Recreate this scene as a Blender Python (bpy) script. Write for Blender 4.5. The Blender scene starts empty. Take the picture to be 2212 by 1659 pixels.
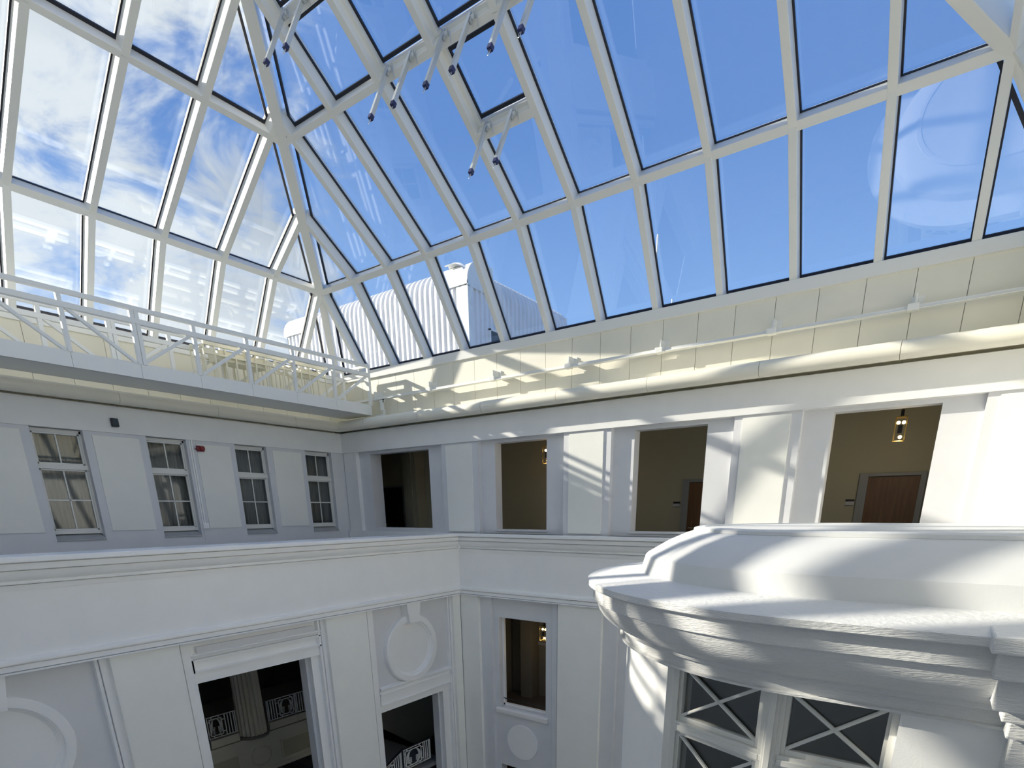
import bpy, math, random
from mathutils import Vector, Matrix
random.seed(4)
SC = bpy.context.scene
COL = SC.collection
ZE = 8.3                                   # eye level above the court floor; heights below are given relative to eye level
CX, CY = 15.1325, -11.8173                  # where the photographer stands

# ------------------------------------------------------------------ camera
FPX, PPX, PPY = 1215.0375, 1141.7158, 1489.3442
yaw, pitch, roll = 0.612520722, -0.307761769, -0.00659364909
f0 = Vector((-math.sin(yaw), math.cos(yaw), 0)); r0 = Vector((math.cos(yaw), math.sin(yaw), 0)); u0 = Vector((0, 0, 1))
fw = math.cos(pitch)*f0 + math.sin(pitch)*u0; up = -math.sin(pitch)*f0 + math.cos(pitch)*u0
rt = math.cos(roll)*r0 + math.sin(roll)*up; up = -math.sin(roll)*r0 + math.cos(roll)*up
cd = bpy.data.cameras.new('camera'); cam = bpy.data.objects.new('camera', cd); COL.objects.link(cam)
cam.matrix_world = Matrix(((rt.x, up.x, -fw.x, CX), (rt.y, up.y, -fw.y, CY), (rt.z, up.z, -fw.z, ZE), (0, 0, 0, 1)))
cd.sensor_fit = 'HORIZONTAL'; cd.sensor_width = 36.0; cd.lens = FPX/2212*36.0
cd.shift_x = (1106-PPX)/2212; cd.shift_y = (PPY-829.5)/2212
cd.clip_start = 0.05; cd.clip_end = 500
SC.camera = cam

# ------------------------------------------------------------------ view, world, sun
vs = SC.view_settings
vs.view_transform = 'Standard'; vs.look = 'None'; vs.gamma = 1.0; vs.use_curve_mapping = False
vs.exposure = 0.70
SC.cycles.max_bounces = 12; SC.cycles.diffuse_bounces = 10; SC.cycles.glossy_bounces = 3; SC.cycles.transmission_bounces = 2; SC.cycles.transparent_max_bounces = 12
SC.cycles.sample_clamp_indirect = 6.0; SC.cycles.adaptive_threshold = 0.05; SC.cycles.caustics_reflective = False

W = bpy.data.worlds.new('sky'); SC.world = W; W.use_nodes = True
nt = W.node_tree; nt.nodes.clear()
def N(t, **k):
    n = nt.nodes.new(t)
    for a, b in k.items(): setattr(n, a, b)
    return n
out = N('ShaderNodeOutputWorld'); bg = N('ShaderNodeBackground'); nt.links.new(bg.outputs[0], out.inputs[0])
tc = N('ShaderNodeTexCoord'); sep = N('ShaderNodeSeparateXYZ'); nt.links.new(tc.outputs['Generated'], sep.inputs[0])
ramp = N('ShaderNodeValToRGB'); nt.links.new(sep.outputs['Z'], ramp.inputs[0])
els = ramp.color_ramp.elements
els[0].position = 0.0; els[0].color = (0.46, 0.62, 0.82, 1)
els[1].position = 0.75; els[1].color = (0.085, 0.195, 0.50, 1)
e = els.new(0.22); e.color = (0.235, 0.42, 0.76, 1)
e = els.new(0.45); e.color = (0.115, 0.245, 0.56, 1)
# clouds: a bank in the west that thins out towards the north
mp = N('ShaderNodeMapping'); mp.inputs['Scale'].default_value = (1.0, 1.3, 2.6); mp.inputs['Rotation'].default_value = (0.25, 0.2, 0.5)
nt.links.new(tc.outputs['Generated'], mp.inputs[0])
nz = N('ShaderNodeTexNoise'); nz.inputs['Scale'].default_value = 4.2; nz.inputs['Detail'].default_value = 6; nz.inputs['Roughness'].default_value = 0.62; nz.inputs['Distortion'].default_value = 0.55
nt.links.new(mp.outputs[0], nz.inputs[0])
def M(op, a, b=None, clamp=False):
    n = N('ShaderNodeMath', operation=op, use_clamp=clamp)
    for i, v in enumerate((a, b)):
        if v is None: continue
        if isinstance(v, (int, float)): n.inputs[i].default_value = v
        else: nt.links.new(v, n.inputs[i])
    return n.outputs[0]
west = M('SUBTRACT', M('MULTIPLY', sep.outputs['X'], -0.8), M('MULTIPLY', sep.outputs['Y'], 0.6))
mask = N('ShaderNodeMapRange'); mask.interpolation_type = 'SMOOTHSTEP'
mask.inputs[1].default_value = 0.02; mask.inputs[2].default_value = 0.46; nt.links.new(west, mask.inputs[0])
thr = M('SUBTRACT', 0.70, M('MULTIPLY', mask.outputs[0], 0.40))
dens = N('ShaderNodeMapRange'); dens.interpolation_type = 'SMOOTHSTEP'
nt.links.new(nz.outputs[0], dens.inputs[0]); nt.links.new(thr, dens.inputs[1]); nt.links.new(M('ADD', thr, 0.20), dens.inputs[2])
cfac = M('MULTIPLY', dens.outputs[0], 0.92, True)
nz2 = N('ShaderNodeTexNoise'); nz2.inputs['Scale'].default_value = 2.6; nz2.inputs['Detail'].default_value = 2; nt.links.new(mp.outputs[0], nz2.inputs[0])
cr = N('ShaderNodeValToRGB'); nt.links.new(nz2.outputs[0], cr.inputs[0])
cr.color_ramp.elements[0].position = 0.35; cr.color_ramp.elements[0].color = (0.40, 0.45, 0.51, 1)
cr.color_ramp.elements[1].position = 0.62; cr.color_ramp.elements[1].color = (0.74, 0.78, 0.79, 1)
mx = N('ShaderNodeMix', data_type='RGBA'); nt.links.new(cfac, mx.inputs['Factor'])
nt.links.new(ramp.outputs[0], mx.inputs[6]); nt.links.new(cr.outputs[0], mx.inputs[7])
nt.links.new(mx.outputs[2], bg.inputs[0]); bg.inputs[1].default_value = 0.87

SUN = Vector((3.3, 1.0, -1.35)).normalized()
sl = bpy.data.lights.new('sun', 'SUN'); so = bpy.data.objects.new('sun', sl); COL.objects.link(so)
so.rotation_euler = SUN.to_track_quat('-Z', 'Y').to_euler(); so.location = (-20, -15, 40)
sl.energy = 6.1; sl.angle = math.radians(0.6); sl.color = (1.0, 0.92, 0.78)

# ------------------------------------------------------------------ materials
MATS = {}
def mat(name, col, rough=0.6, bump=0.0, bscale=60.0, metal=0.0, spec=0.5, stretch=(1, 1, 1), var=0.0, emit=None, estr=0.0):
    m = bpy.data.materials.new(name); m.use_nodes = True
    t = m.node_tree; p = t.nodes['Principled BSDF']
    p.inputs['Base Color'].default_value = (*col, 1); p.inputs['Roughness'].default_value = rough
    p.inputs['Metallic'].default_value = metal; p.inputs['Specular IOR Level'].default_value = spec
    if bump or var:
        g = t.nodes.new('ShaderNodeNewGeometry'); mpn = t.nodes.new('ShaderNodeMapping'); mpn.inputs['Scale'].default_value = stretch
        t.links.new(g.outputs['Position'], mpn.inputs[0])
    if bump:
        n = t.nodes.new('ShaderNodeTexNoise'); n.inputs['Scale'].default_value = bscale; n.inputs['Detail'].default_value = 4
        t.links.new(mpn.outputs[0], n.inputs[0])
        b = t.nodes.new('ShaderNodeBump'); b.inputs['Strength'].default_value = bump; b.inputs['Distance'].default_value = 0.01
        t.links.new(n.outputs[0], b.inputs['Height']); t.links.new(b.outputs[0], p.inputs['Normal'])
    if var:
        n2 = t.nodes.new('ShaderNodeTexNoise'); n2.inputs['Scale'].default_value = 2.2; n2.inputs['Detail'].default_value = 5
        t.links.new(mpn.outputs[0], n2.inputs[0])
        r = t.nodes.new('ShaderNodeValToRGB'); t.links.new(n2.outputs[0], r.inputs[0])
        r.color_ramp.elements[0].position = 0.3; r.color_ramp.elements[1].position = 0.7
        r.color_ramp.elements[0].color = (*[c*(1-var) for c in col], 1); r.color_ramp.elements[1].color = (*[min(1, c*(1+var*0.4)) for c in col], 1)
        t.links.new(r.outputs[0], p.inputs['Base Color'])
    if emit:
        p.inputs['Emission Color'].default_value = (*emit, 1); p.inputs['Emission Strength'].default_value = estr
    MATS[name] = m; return m
mat('plaster_lightened', (0.94, 0.94, 0.92), 0.62, 0.10, 90, var=0.03)  # lower wall paint, lightened to stand in for missing bounce light
mat('upper_plaster_dimmed', (0.84, 0.84, 0.82), 0.62, 0.10, 90, var=0.03)  # same paint on the upper walls, dimmed to hold their light down
mat('upper_grey_dimmed', (0.70, 0.705, 0.72), 0.62, 0.08, 90, var=0.03)  # upper copy of the wall grey, light level toned down in the colour
mat('upper_stucco_dimmed', (0.86, 0.86, 0.805), 0.75, 0.30, 120, var=0.02)  # upper copy of the cream stucco, dimmed like the upper plaster
mat('plaster_grey_lightened', (0.76, 0.765, 0.775), 0.62, 0.08, 90, var=0.03)  # lower copy of the wall grey, with bounce light put into its colour
mat('stucco_cream_lightened', (0.94, 0.94, 0.885), 0.75, 0.30, 120, var=0.02)  # lower copy of the cream stucco, lightened for lost bounce light
mat('satin_white', (0.94, 0.94, 0.92), 0.32, 0.05, 40, var=0.02)  # lower mouldings and frieze, colour also lightened for lost bounce light
mat('brushed_white', (0.74, 0.745, 0.735), 0.55, 0.9, 22, stretch=(1, 1, 6), var=0.03)
mat('pavilion_paint', (0.70, 0.71, 0.705), 0.6, 0.08, 60, var=0.04)
mat('ivory', (0.84, 0.81, 0.69), 0.5, 0.03, 60, var=0.03)
mat('joint', (0.42, 0.41, 0.37), 0.8)
mat('steel_white', (0.84, 0.84, 0.80), 0.34)
mat('gantry_white', (0.84, 0.84, 0.80), 0.4, 0.05, 50)
mat('gantry_cream', (0.80, 0.76, 0.60), 0.45)
mat('gasket', (0.012, 0.014, 0.025), 0.5)
mat('actuator', (0.60, 0.63, 0.64), 0.35, metal=0.5)
mat('black', (0.015, 0.015, 0.018), 0.45)
mat('dark_blue', (0.02, 0.025, 0.10), 0.4)
mat('red', (0.16, 0.007, 0.014), 0.3)
mat('red_lens', (0.24, 0.012, 0.02), 0.15)
mat('window_paint', (0.74, 0.735, 0.69), 0.4)
mat('sill_stone', (0.42, 0.43, 0.43), 0.8, 0.2, 60, var=0.08)
mat('curtain', (0.42, 0.42, 0.41), 0.9, var=0.12, stretch=(1, 6, 1))
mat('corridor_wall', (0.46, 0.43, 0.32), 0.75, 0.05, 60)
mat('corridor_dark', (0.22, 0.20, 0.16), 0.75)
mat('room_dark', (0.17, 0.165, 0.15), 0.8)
mat('carpet', (0.10, 0.085, 0.07), 0.95, 0.2, 200)
mat('door_frame', (0.30, 0.31, 0.31), 0.5)
mat('wood', (0.17, 0.08, 0.026), 0.42, 0.06, 14, stretch=(9, 9, 0.6), var=0.28)
mat('wood_dark', (0.03, 0.02, 0.014), 0.4)
mat('plate_light', (0.55, 0.56, 0.58), 0.4)
mat('brass', (0.42, 0.30, 0.10), 0.3, metal=0.8)
mat('lamp_bulb', (1, 0.85, 0.5), 0.4, emit=(1.0, 0.72, 0.30), estr=4.0)
mat('column_stone', (0.62, 0.59, 0.48), 0.45, 0.05, 40)
mat('ornament', (0.74, 0.74, 0.70), 0.4)
mat('stair', (0.20, 0.20, 0.20), 0.7)
mat('roof_felt', (0.42, 0.42, 0.41), 0.9, 0.2, 20, var=0.1)
mat('cladding', (0.80, 0.80, 0.80), 0.5, 0.05, 8, var=0.06)
mat('flashing', (0.78, 0.80, 0.78), 0.45, 0.04, 8, var=0.06)
mat('window_dark', (0.03, 0.045, 0.05), 0.12)
mat('court_floor', (0.72, 0.69, 0.63), 0.35, 0.02, 10, var=0.08)
mat('mast', (0.85, 0.86, 0.86), 0.4)
def glass(name, base, power, tint, trans=1.0):
    m = bpy.data.materials.new(name); m.use_nodes = True; t = m.node_tree; t.nodes.clear()
    o = t.nodes.new('ShaderNodeOutputMaterial'); mixn = t.nodes.new('ShaderNodeMixShader')
    tr = t.nodes.new('ShaderNodeBsdfTransparent'); tr.inputs[0].default_value = (*tint, 1)
    gl = t.nodes.new('ShaderNodeBsdfGlossy'); gl.inputs['Roughness'].default_value = 0.0; gl.inputs[0].default_value = (0.95, 0.97, 1, 1)
    lw = t.nodes.new('ShaderNodeLayerWeight'); lw.inputs[0].default_value = 0.5
    pw = t.nodes.new('ShaderNodeMath'); pw.operation = 'POWER'; pw.inputs[1].default_value = power; t.links.new(lw.outputs['Facing'], pw.inputs[0])
    ma = t.nodes.new('ShaderNodeMath'); ma.operation = 'MULTIPLY_ADD'; ma.inputs[1].default_value = 0.9; ma.inputs[2].default_value = base; ma.use_clamp = True
    t.links.new(pw.outputs[0], ma.inputs[0]); t.links.new(ma.outputs[0], mixn.inputs[0])
    t.links.new(tr.outputs[0], mixn.inputs[1]); t.links.new(gl.outputs[0], mixn.inputs[2]); t.links.new(mixn.outputs[0], o.inputs[0])
    MATS[name] = m
glass('roof_glass', 0.085, 5.0, (0.955, 0.965, 0.97))
glass('pavilion_glass', 0.07, 4.0, (0.80, 0.81, 0.80))
glass('window_glass', 0.03, 4.0, (0.80, 0.81, 0.80))

# ------------------------------------------------------------------ mesh helpers
class MB:
    def __init__(s): s.v = []; s.f = []
    def add(s, vs_, fs):
        b = len(s.v); s.v += [Vector(p) for p in vs_]; s.f += [[i+b for i in f] for f in fs]; return s
    def hexa(s, p):
        return s.add(p, [(0, 3, 2, 1), (4, 5, 6, 7), (0, 1, 5, 4), (1, 2, 6, 5), (2, 3, 7, 6), (3, 0, 4, 7)])
    def box(s, x0, x1, y0, y1, z0, z1):
        x0, x1 = sorted((x0, x1)); y0, y1 = sorted((y0, y1)); z0, z1 = sorted((z0, z1))
        return s.hexa([(x0, y0, z0), (x1, y0, z0), (x1, y1, z0), (x0, y1, z0), (x0, y0, z1), (x1, y0, z1), (x1, y1, z1), (x0, y1, z1)])
    def bar(s, p, q, w, d, n, c=False):
        p, q, n = Vector(p), Vector(q), Vector(n).normalized(); t = (q-p).normalized(); l = t.cross(n).normalized(); n = l.cross(t).normalized()
        if c: p = p-n*d/2; q = q-n*d/2
        l *= w/2
        return s.hexa([p-l, p+l, q+l, q-l, p-l+n*d, p+l+n*d, q+l+n*d, q-l+n*d])
    def prism(s, pts, off):
        k = len(pts); off = Vector(off); a = [Vector(p) for p in pts]
        return s.add(a+[p+off for p in a], [list(range(k))[::-1], [i+k for i in range(k)]]+[(i, (i+1) % k, (i+1) % k+k, i+k) for i in range(k)])
    def tube(s, p, q, r, n=10, r2=None):
        p, q = Vector(p), Vector(q); t = (q-p).normalized(); a = t.orthogonal().normalized(); b = t.cross(a); r2 = r if r2 is None else r2
        ring = [(math.cos(2*math.pi*i/n), math.sin(2*math.pi*i/n)) for i in range(n)]
        return s.add([p+(a*c+b*d)*r for c, d in ring]+[q+(a*c+b*d)*r2 for c, d in ring],
                     [list(range(n))[::-1], [i+n for i in range(n)]]+[(i, (i+1) % n, (i+1) % n+n, i+n) for i in range(n)])
    def sweep(s, path, prof, cap=True):
        P = [Vector((x, y)) for x, y in path]; k = len(prof); rows = []
        for i, p in enumerate(P):
            d1 = (P[i]-P[i-1]).normalized() if i else None; d2 = (P[i+1]-P[i]).normalized() if i < len(P)-1 else None
            n1 = Vector((d1.y, -d1.x)) if d1 else None; n2 = Vector((d2.y, -d2.x)) if d2 else None
            if n1 is None: m = n2
            elif n2 is None: m = n1
            else: m = (n1+n2); m = m/(1+n1.dot(n2))
            rows.append([(p.x+m.x*d, p.y+m.y*d, z) for d, z in prof])
        b = [q for r_ in rows for q in r_]; fs = []
        for i in range(len(P)-1):
            for j in range(k-1):
                fs.append((i*k+j, (i+1)*k+j, (i+1)*k+j+1, i*k+j+1))
        if cap: fs += [list(range(k)), [(len(P)-1)*k+j for j in range(k)][::-1]]
        return s.add(b, fs)
    def build(s, name, m, parent=None, smooth=False, bevel=0.0, **props):
        if parent is not None: org = Vector(parent['_o']) if '_o' in parent else Vector((0, 0, 0))
        else:
            lo = Vector([min(v[i] for v in s.v) for i in range(3)]); hi = Vector([max(v[i] for v in s.v) for i in range(3)])
            org = Vector(((lo.x+hi.x)/2, (lo.y+hi.y)/2, lo.z))
        me = bpy.data.meshes.new(name); me.from_pydata([tuple(v-org) for v in s.v], [], s.f); me.validate()
        import bmesh
        bm = bmesh.new(); bm.from_mesh(me); bmesh.ops.recalc_face_normals(bm, faces=bm.faces); bm.to_mesh(me); bm.free()
        if smooth:
            for p in me.polygons: p.use_smooth = True
        me.materials.append(MATS[m])
        o = bpy.data.objects.new(name, me); COL.objects.link(o)
        if parent is not None: o.parent = parent
        else: o.location = org+Vector((0, 0, ZE))
        o['_o'] = tuple(org)
        if smooth and smooth != 'all':
            mo = o.modifiers.new('edge', 'EDGE_SPLIT'); mo.split_angle = math.radians(38)
        if bevel:
            mo = o.modifiers.new('bevel', 'BEVEL'); mo.width = bevel; mo.segments = 2; mo.limit_method = 'ANGLE'
        for k_, v_ in props.items(): o[k_] = v_
        return o
def empty(name, loc, **props):
    o = bpy.data.objects.new(name, None); COL.objects.link(o); o.empty_display_size = 0.2
    o.location = Vector(loc)+Vector((0, 0, ZE)); o['_o'] = tuple(loc)
    for k_, v_ in props.items(): o[k_] = v_
    return o
def B(*a): return MB().box(*a)
ST = dict(kind='structure')

# ================================================================== ROOM SHELL
B(4.0, 17, -13, 0.5, -8.4, -8.3).build('floor', 'court_floor', label='pale stone floor at the bottom of the light court', **ST)
B(-0.3, 4.12, -13, 0.3, -1.65, -1.5).build('floor_terrace', 'roof_felt', label='narrow terrace floor behind the left parapet', **ST)

# ---- upper right wall (runs along x at y = 0)
WR = empty('wall_upper_right', (8, 0, -1.6), label='white upper wall with open bays and pilasters on the right', **ST)
B(0, 16.6, 0, 0.44, 1.68, 2.22).build('frieze', 'upper_plaster_dimmed', WR)
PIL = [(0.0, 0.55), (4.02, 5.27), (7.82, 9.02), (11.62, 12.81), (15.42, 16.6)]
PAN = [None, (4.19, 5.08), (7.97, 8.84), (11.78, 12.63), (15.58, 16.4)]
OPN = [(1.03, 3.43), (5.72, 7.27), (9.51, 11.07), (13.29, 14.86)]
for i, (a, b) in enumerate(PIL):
    p = B(a, b, 0.05, 0.44, -0.56, 1.68).build('pilaster', 'upper_grey_dimmed' if i else 'upper_plaster_dimmed', WR)
    if PAN[i]: B(PAN[i][0], PAN[i][1], 0.028, 0.05, -0.52, 1.635).build('pilaster_panel', 'upper_stucco_dimmed', p)
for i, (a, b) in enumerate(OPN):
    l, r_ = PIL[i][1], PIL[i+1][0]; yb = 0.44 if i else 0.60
    B(l, a, 0.18, yb, -0.56, 1.68).build('bay_wall', 'upper_grey_dimmed', WR)
    B(b, r_, 0.18, 0.44, -0.56, 1.68).build('bay_wall', 'upper_grey_dimmed', WR)
    B(a, b, 0.18, 0.44, 1.61, 1.68).build('lintel', 'upper_grey_dimmed', WR)
    B(a, b, 0.18, 0.44, -0.56, -0.50).build('bay_wall', 'upper_grey_dimmed', WR)
    B(a-0.05, b+0.03, 0.15, 0.46, -0.50, -0.455).build('sill', 'upper_grey_dimmed', WR)
B(0, 16.6, -0.02, 0.44, -1.7, -0.56).build('base_course', 'upper_plaster_dimmed', WR)
# corridor behind the openings
B(-3.2, 17.6, 3.0, 3.25, -1.5, 2.15).build('wall_corridor_back', 'corridor_wall', label='olive cream corridor wall behind the upper openings', **ST)
B(-3.2, 17.6, 0.44, 3.25, -1.62, -1.5).build('floor_corridor', 'carpet', label='dark carpet of the upper corridor', **ST)
B(-3.2, 17.6, 0.44, 3.25, 2.10, 2.2).build('ceiling_corridor', 'corridor_wall', label='ceiling of the upper corridor', **ST)
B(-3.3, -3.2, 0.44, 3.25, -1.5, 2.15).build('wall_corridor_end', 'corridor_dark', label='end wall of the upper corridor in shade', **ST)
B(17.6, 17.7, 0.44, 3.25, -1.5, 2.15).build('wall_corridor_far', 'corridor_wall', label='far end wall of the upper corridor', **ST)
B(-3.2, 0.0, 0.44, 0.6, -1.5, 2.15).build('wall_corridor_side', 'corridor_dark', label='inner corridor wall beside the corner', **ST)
B(-0.15, 0.45, 2.55, 3.0, -1.5, 2.1).build('trim_1', 'corridor_wall', label='square pier inside the dark first opening', **ST)
B(0.1, 0.28, 2.50, 2.55, -1.5, 2.1).build('trim_2', 'corridor_wall', label='narrow pilaster strip on the pier inside the first opening', **ST)

# ---- upper left wall (runs along y at x = 0)
WL = empty('wall_upper_left', (0, -6, -1.6), label='pale upper wall with four sash windows on the left', **ST)
B(-0.44, 0, -12.2, 0.44, 1.68, 2.22).build('frieze', 'upper_plaster_dimmed', WL)
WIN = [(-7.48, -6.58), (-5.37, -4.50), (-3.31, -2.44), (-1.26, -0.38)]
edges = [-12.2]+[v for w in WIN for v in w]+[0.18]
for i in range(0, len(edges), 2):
    B(-0.30, -0.03, edges[i], edges[i+1], -1.6, 1.68).build('wall_strip', 'upper_grey_dimmed', WL)
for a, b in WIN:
    B(-0.30, -0.03, a, b, -1.6, -0.545).build('wall_strip', 'upper_grey_dimmed', WL)
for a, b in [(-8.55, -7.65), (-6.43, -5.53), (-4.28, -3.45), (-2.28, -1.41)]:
    B(-0.03, -0.008, a, b, -0.37, 1.60).build('wall_panel', 'upper_stucco_dimmed', WL)
def sash(i, a, b):
    w = empty('window_%d' % (i+1), (-0.2, (a+b)/2, -0.5), label='white six-pane sash window %s on the upper left wall' % ('under the black speaker', 'left of the red alarm', 'right of the red alarm', 'nearest the corner')[i], **ST)
    X0, X1 = -0.24, -0.16
    fr = MB(); t = 0.04
    fr.box(X0, X1, a, a+t, -0.42, 1.66).box(X0, X1, b-t, b, -0.42, 1.66).box(X0, X1, a, b, 1.60, 1.67).box(X0, X1-0.01, a, b, -0.42, -0.34)
    fr.build('frame', 'window_paint', w, bevel=0.004)
    B(X0, X1+0.02, a, b, 0.89, 0.985).build('transom', 'window_paint', w, bevel=0.004)
    ai, bi = a+t, b-t; mid = (ai+bi)/2
    for z0, z1, rows in ((0.985, 1.60, 1), (-0.34, 0.89, 2)):
        s_ = MB(); k = 0.032; xs0, xs1 = -0.225, -0.175
        s_.box(xs0, xs1, ai, ai+k, z0, z1).box(xs0, xs1, bi-k, bi, z0, z1).box(xs0, xs1, ai, bi, z0, z0+k).box(xs0, xs1, ai, bi, z1-k, z1)
        so_ = s_.build('sash', 'window_paint', w, bevel=0.003)
        B(xs0+0.01, xs1-0.01, mid-0.012, mid+0.012, z0+k, z1-k).build('muntin', 'window_paint', so_)
        if rows == 2: B(xs0+0.01, xs1-0.01, ai+k, bi-k, (z0+z1)/2-0.013, (z0+z1)/2+0.013).build('muntin', 'window_paint', so_)
        for r_ in range(rows):
            for c in range(2):
                ya, yb = (ai+k, mid-0.012) if c == 0 else (mid+0.012, bi-k)
                za, zb = z0+k+(z1-z0-2*k)*r_/rows, z0+k+(z1-z0-2*k)*(r_+1)/rows
                B(-0.203, -0.197, ya, yb, za+0.006, zb-0.006).build('pane', 'window_glass', so_)
    MB().hexa([(-0.26, a, -0.56), (-0.005, a, -0.56), (-0.005, b, -0.56), (-0.26, b, -0.56), (-0.26, a, -0.42), (-0.005, a, -0.525), (-0.005, b, -0.525), (-0.26, b, -0.42)]).build('sill', 'sill_stone', w)
    c = MB(); n = 64; rowv = []
    for k in range(n+1):
        y = a-0.08+(b-a+0.16)*k/n; xx = -0.36+0.022*math.sin(k*1.15+i)+0.012*math.sin(k*0.53+i*2)
        rowv += [(xx, y, -0.6), (xx, y, 1.75)]
    c.add(rowv, [(2*k, 2*k+2, 2*k+3, 2*k+1) for k in range(n)])
    o = c.build('curtain', 'curtain', smooth='all', label='grey pleated net curtain behind the %s' % ('sash window under the black speaker', 'sash window left of the red alarm', 'sash window right of the red alarm', 'sash window nearest the corner')[i], category='curtain', group='net curtains in the left windows')
    mo = o.modifiers.new('thick', 'SOLIDIFY'); mo.thickness = 0.004
for i, (a, b) in enumerate(WIN): sash(i, a, b)
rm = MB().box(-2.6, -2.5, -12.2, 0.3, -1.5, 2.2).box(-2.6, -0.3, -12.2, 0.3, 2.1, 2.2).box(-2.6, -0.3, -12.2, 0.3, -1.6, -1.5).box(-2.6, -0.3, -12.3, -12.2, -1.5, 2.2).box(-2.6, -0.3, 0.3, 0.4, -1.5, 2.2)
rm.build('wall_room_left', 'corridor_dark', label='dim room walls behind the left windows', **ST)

# ---- curb above the walls: cladding panels, gutter
def curb(side, along, label):
    root = empty('wall_curb_'+side, (8, 0.3, 2.2) if side == 'right' else (-0.3, -6, 2.2), label=label, **ST)
    if side == 'right': B(-0.3, 16.6, 0.325, 0.5, 2.2, 3.62).build('backing', 'joint', root)
    else: B(-0.5, -0.325, -12.3, 0.3, 2.2, 3.62).build('backing', 'joint', root)
    k0 = along[0]; n = along[1]
    for i in range(n):
        a = k0+0.704*i+0.005; b = k0+0.704*(i+1)-0.005
        if side == 'right': B(max(a, -0.3), b, 0.30, 0.325, 2.22, 3.605).build('cladding_panel', 'ivory', root)
        else: B(-0.325, -0.30, -b, min(-a, 0.3), 2.22, 3.605).build('cladding_panel', 'ivory', root)
curb('right', (3.63-0.704*6, 26), 'ivory cladding panels under the glass on the right')
curb('left', (-0.62, 18), 'ivory cladding panels under the glass on the left')
def gutter(side):
    root = empty('gutter', (8, 0, 2.2) if side == 'right' else (0, -6, 2.2), label='cream rounded gutter along the top of the %s wall' % ('open bay' if side == 'right' else 'sash window'), category='gutter', group='rounded gutters under the skylight')
    prof = [(-0.295, 2.29), (0.08, 2.285)]+[(0.25+0.135*math.cos(math.radians(t)), 2.362+0.135*math.sin(math.radians(t))) for t in range(-110, 101, 14)]+[(-0.295, 2.485)]
    cuts = [3.63+2.112*k for k in range(-1, 7)]
    if side == 'right':
        cs = [0.0]+[c-0.0 for c in cuts if 0.3 < c < 16.0]+[16.09]
        for a, b in zip(cs[:-1], cs[1:]):
            m = MB()
            if a == 0.0: # mitred end
                rows = [[(-d*-1.0+0.0, -d, z) for d, z in prof], [(b-0.004, -d, z) for d, z in prof]]
                k = len(prof); m.add(rows[0]+rows[1], [(j, k+j, k+j+1, j+1) for j in range(k-1)])
            else: m.sweep([(a+0.004, 0), (b-0.004, 0)], prof)
            m.build('gutter_section', 'ivory', root, smooth=True)
    else:
        cs = [12.2, 10.1, 8.0, 5.9, 3.8, 1.7, 0.0]
        for a, b in zip(cs[:-1], cs[1:]):
            m = MB()
            if b == 0.0:
                k = len(prof); m.add([(d, -a+0.004, z) for d, z in prof]+[(d, -d, z) for d, z in prof], [(j, k+j, k+j+1, j+1) for j in range(k-1)])
            else: m.sweep([(0, -a+0.004), (0, -b-0.004)], prof)
            m.build('gutter_section', 'ivory', root, smooth=True)
gutter('right'); gutter('left')

# ---- other two upper walls and the roof deck around the skylight
B(16.6, 17.2, -12.6, 0.44, -8.3, 2.22).build('wall_east', 'plaster_lightened', label='white wall of the court on the far right side', **ST)
B(-0.44, 17.2, -12.6, -12.2, -8.3, 2.22).build('wall_south', 'plaster_lightened', label='white wall of the court behind the photographer', **ST)
B(16.1, 16.3, -12.3, 0.3, 2.36, 3.62).build('wall_curb_east', 'ivory', label='ivory curb under the glass at the far right end', **ST)
B(-0.4, 16.1, -12.3, -12.12, 2.36, 3.62).build('wall_curb_back', 'ivory', label='ivory curb under the glass behind the photographer', **ST)
MB().box(-30, 30, 0.44, 34, 2.2, 2.35).box(-30, -0.44, -40, 0.44, 2.2, 2.35).box(16.3, 30, -40, 0.44, 2.2, 2.35).box(-0.44, 16.3, -40, -12.2, 2.2, 2.35).build('roof', 'roof_felt', label='flat felt roof around the skylight', **ST)

# ================================================================== LOWER COURT WALLS
XF, YF = 4.57, -0.05                         # frieze planes of the lower left and lower right walls
def LY(y, X=XF): return CY+(y-CY)*(CX-X)/(CX-4.87)
def LZ(z, X=XF): return z*(CX-X)/(CX-4.87)
def RX(x, Y=YF): return CX+(x-CX)*(Y-CY)/(-0.35-CY)
def RZ(z, Y=YF): return z*(Y-CY)/(-0.35-CY)
LWP = [(XF, -12.2), (XF, YF), (16.6, YF)]
LW = empty('wall_lower_left', (XF, -6, -8.3), label='white lower court wall with a medallion and dark openings on the left', **ST)
RW = empty('wall_lower_right', (10, YF, -8.3), label='white lower court wall with a dark window beside the round pavilion', **ST)
corn = [(-0.45, -0.58), (-0.43, -0.56), (0.29, -0.56), (0.30, -0.57), (0.30, -0.632), (0.17, -0.634), (0.17, -0.652), (0.235, -0.654), (0.228, -0.738), (0.11, -0.74), (0.11, -0.756), (0.163, -0.758), (0.16, -0.79), (0.15, -0.825), (0.13, -0.858), (0.10, -0.886), (0.06, -0.904), (0.06, -0.914), (0.095, -0.916), (0.095, -0.94), (-0.02, -0.942), (-0.02, -0.958), (0.03, -0.96), (0.026, -1.028), (-0.04, -1.03), (-0.45, -1.035)]
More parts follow.
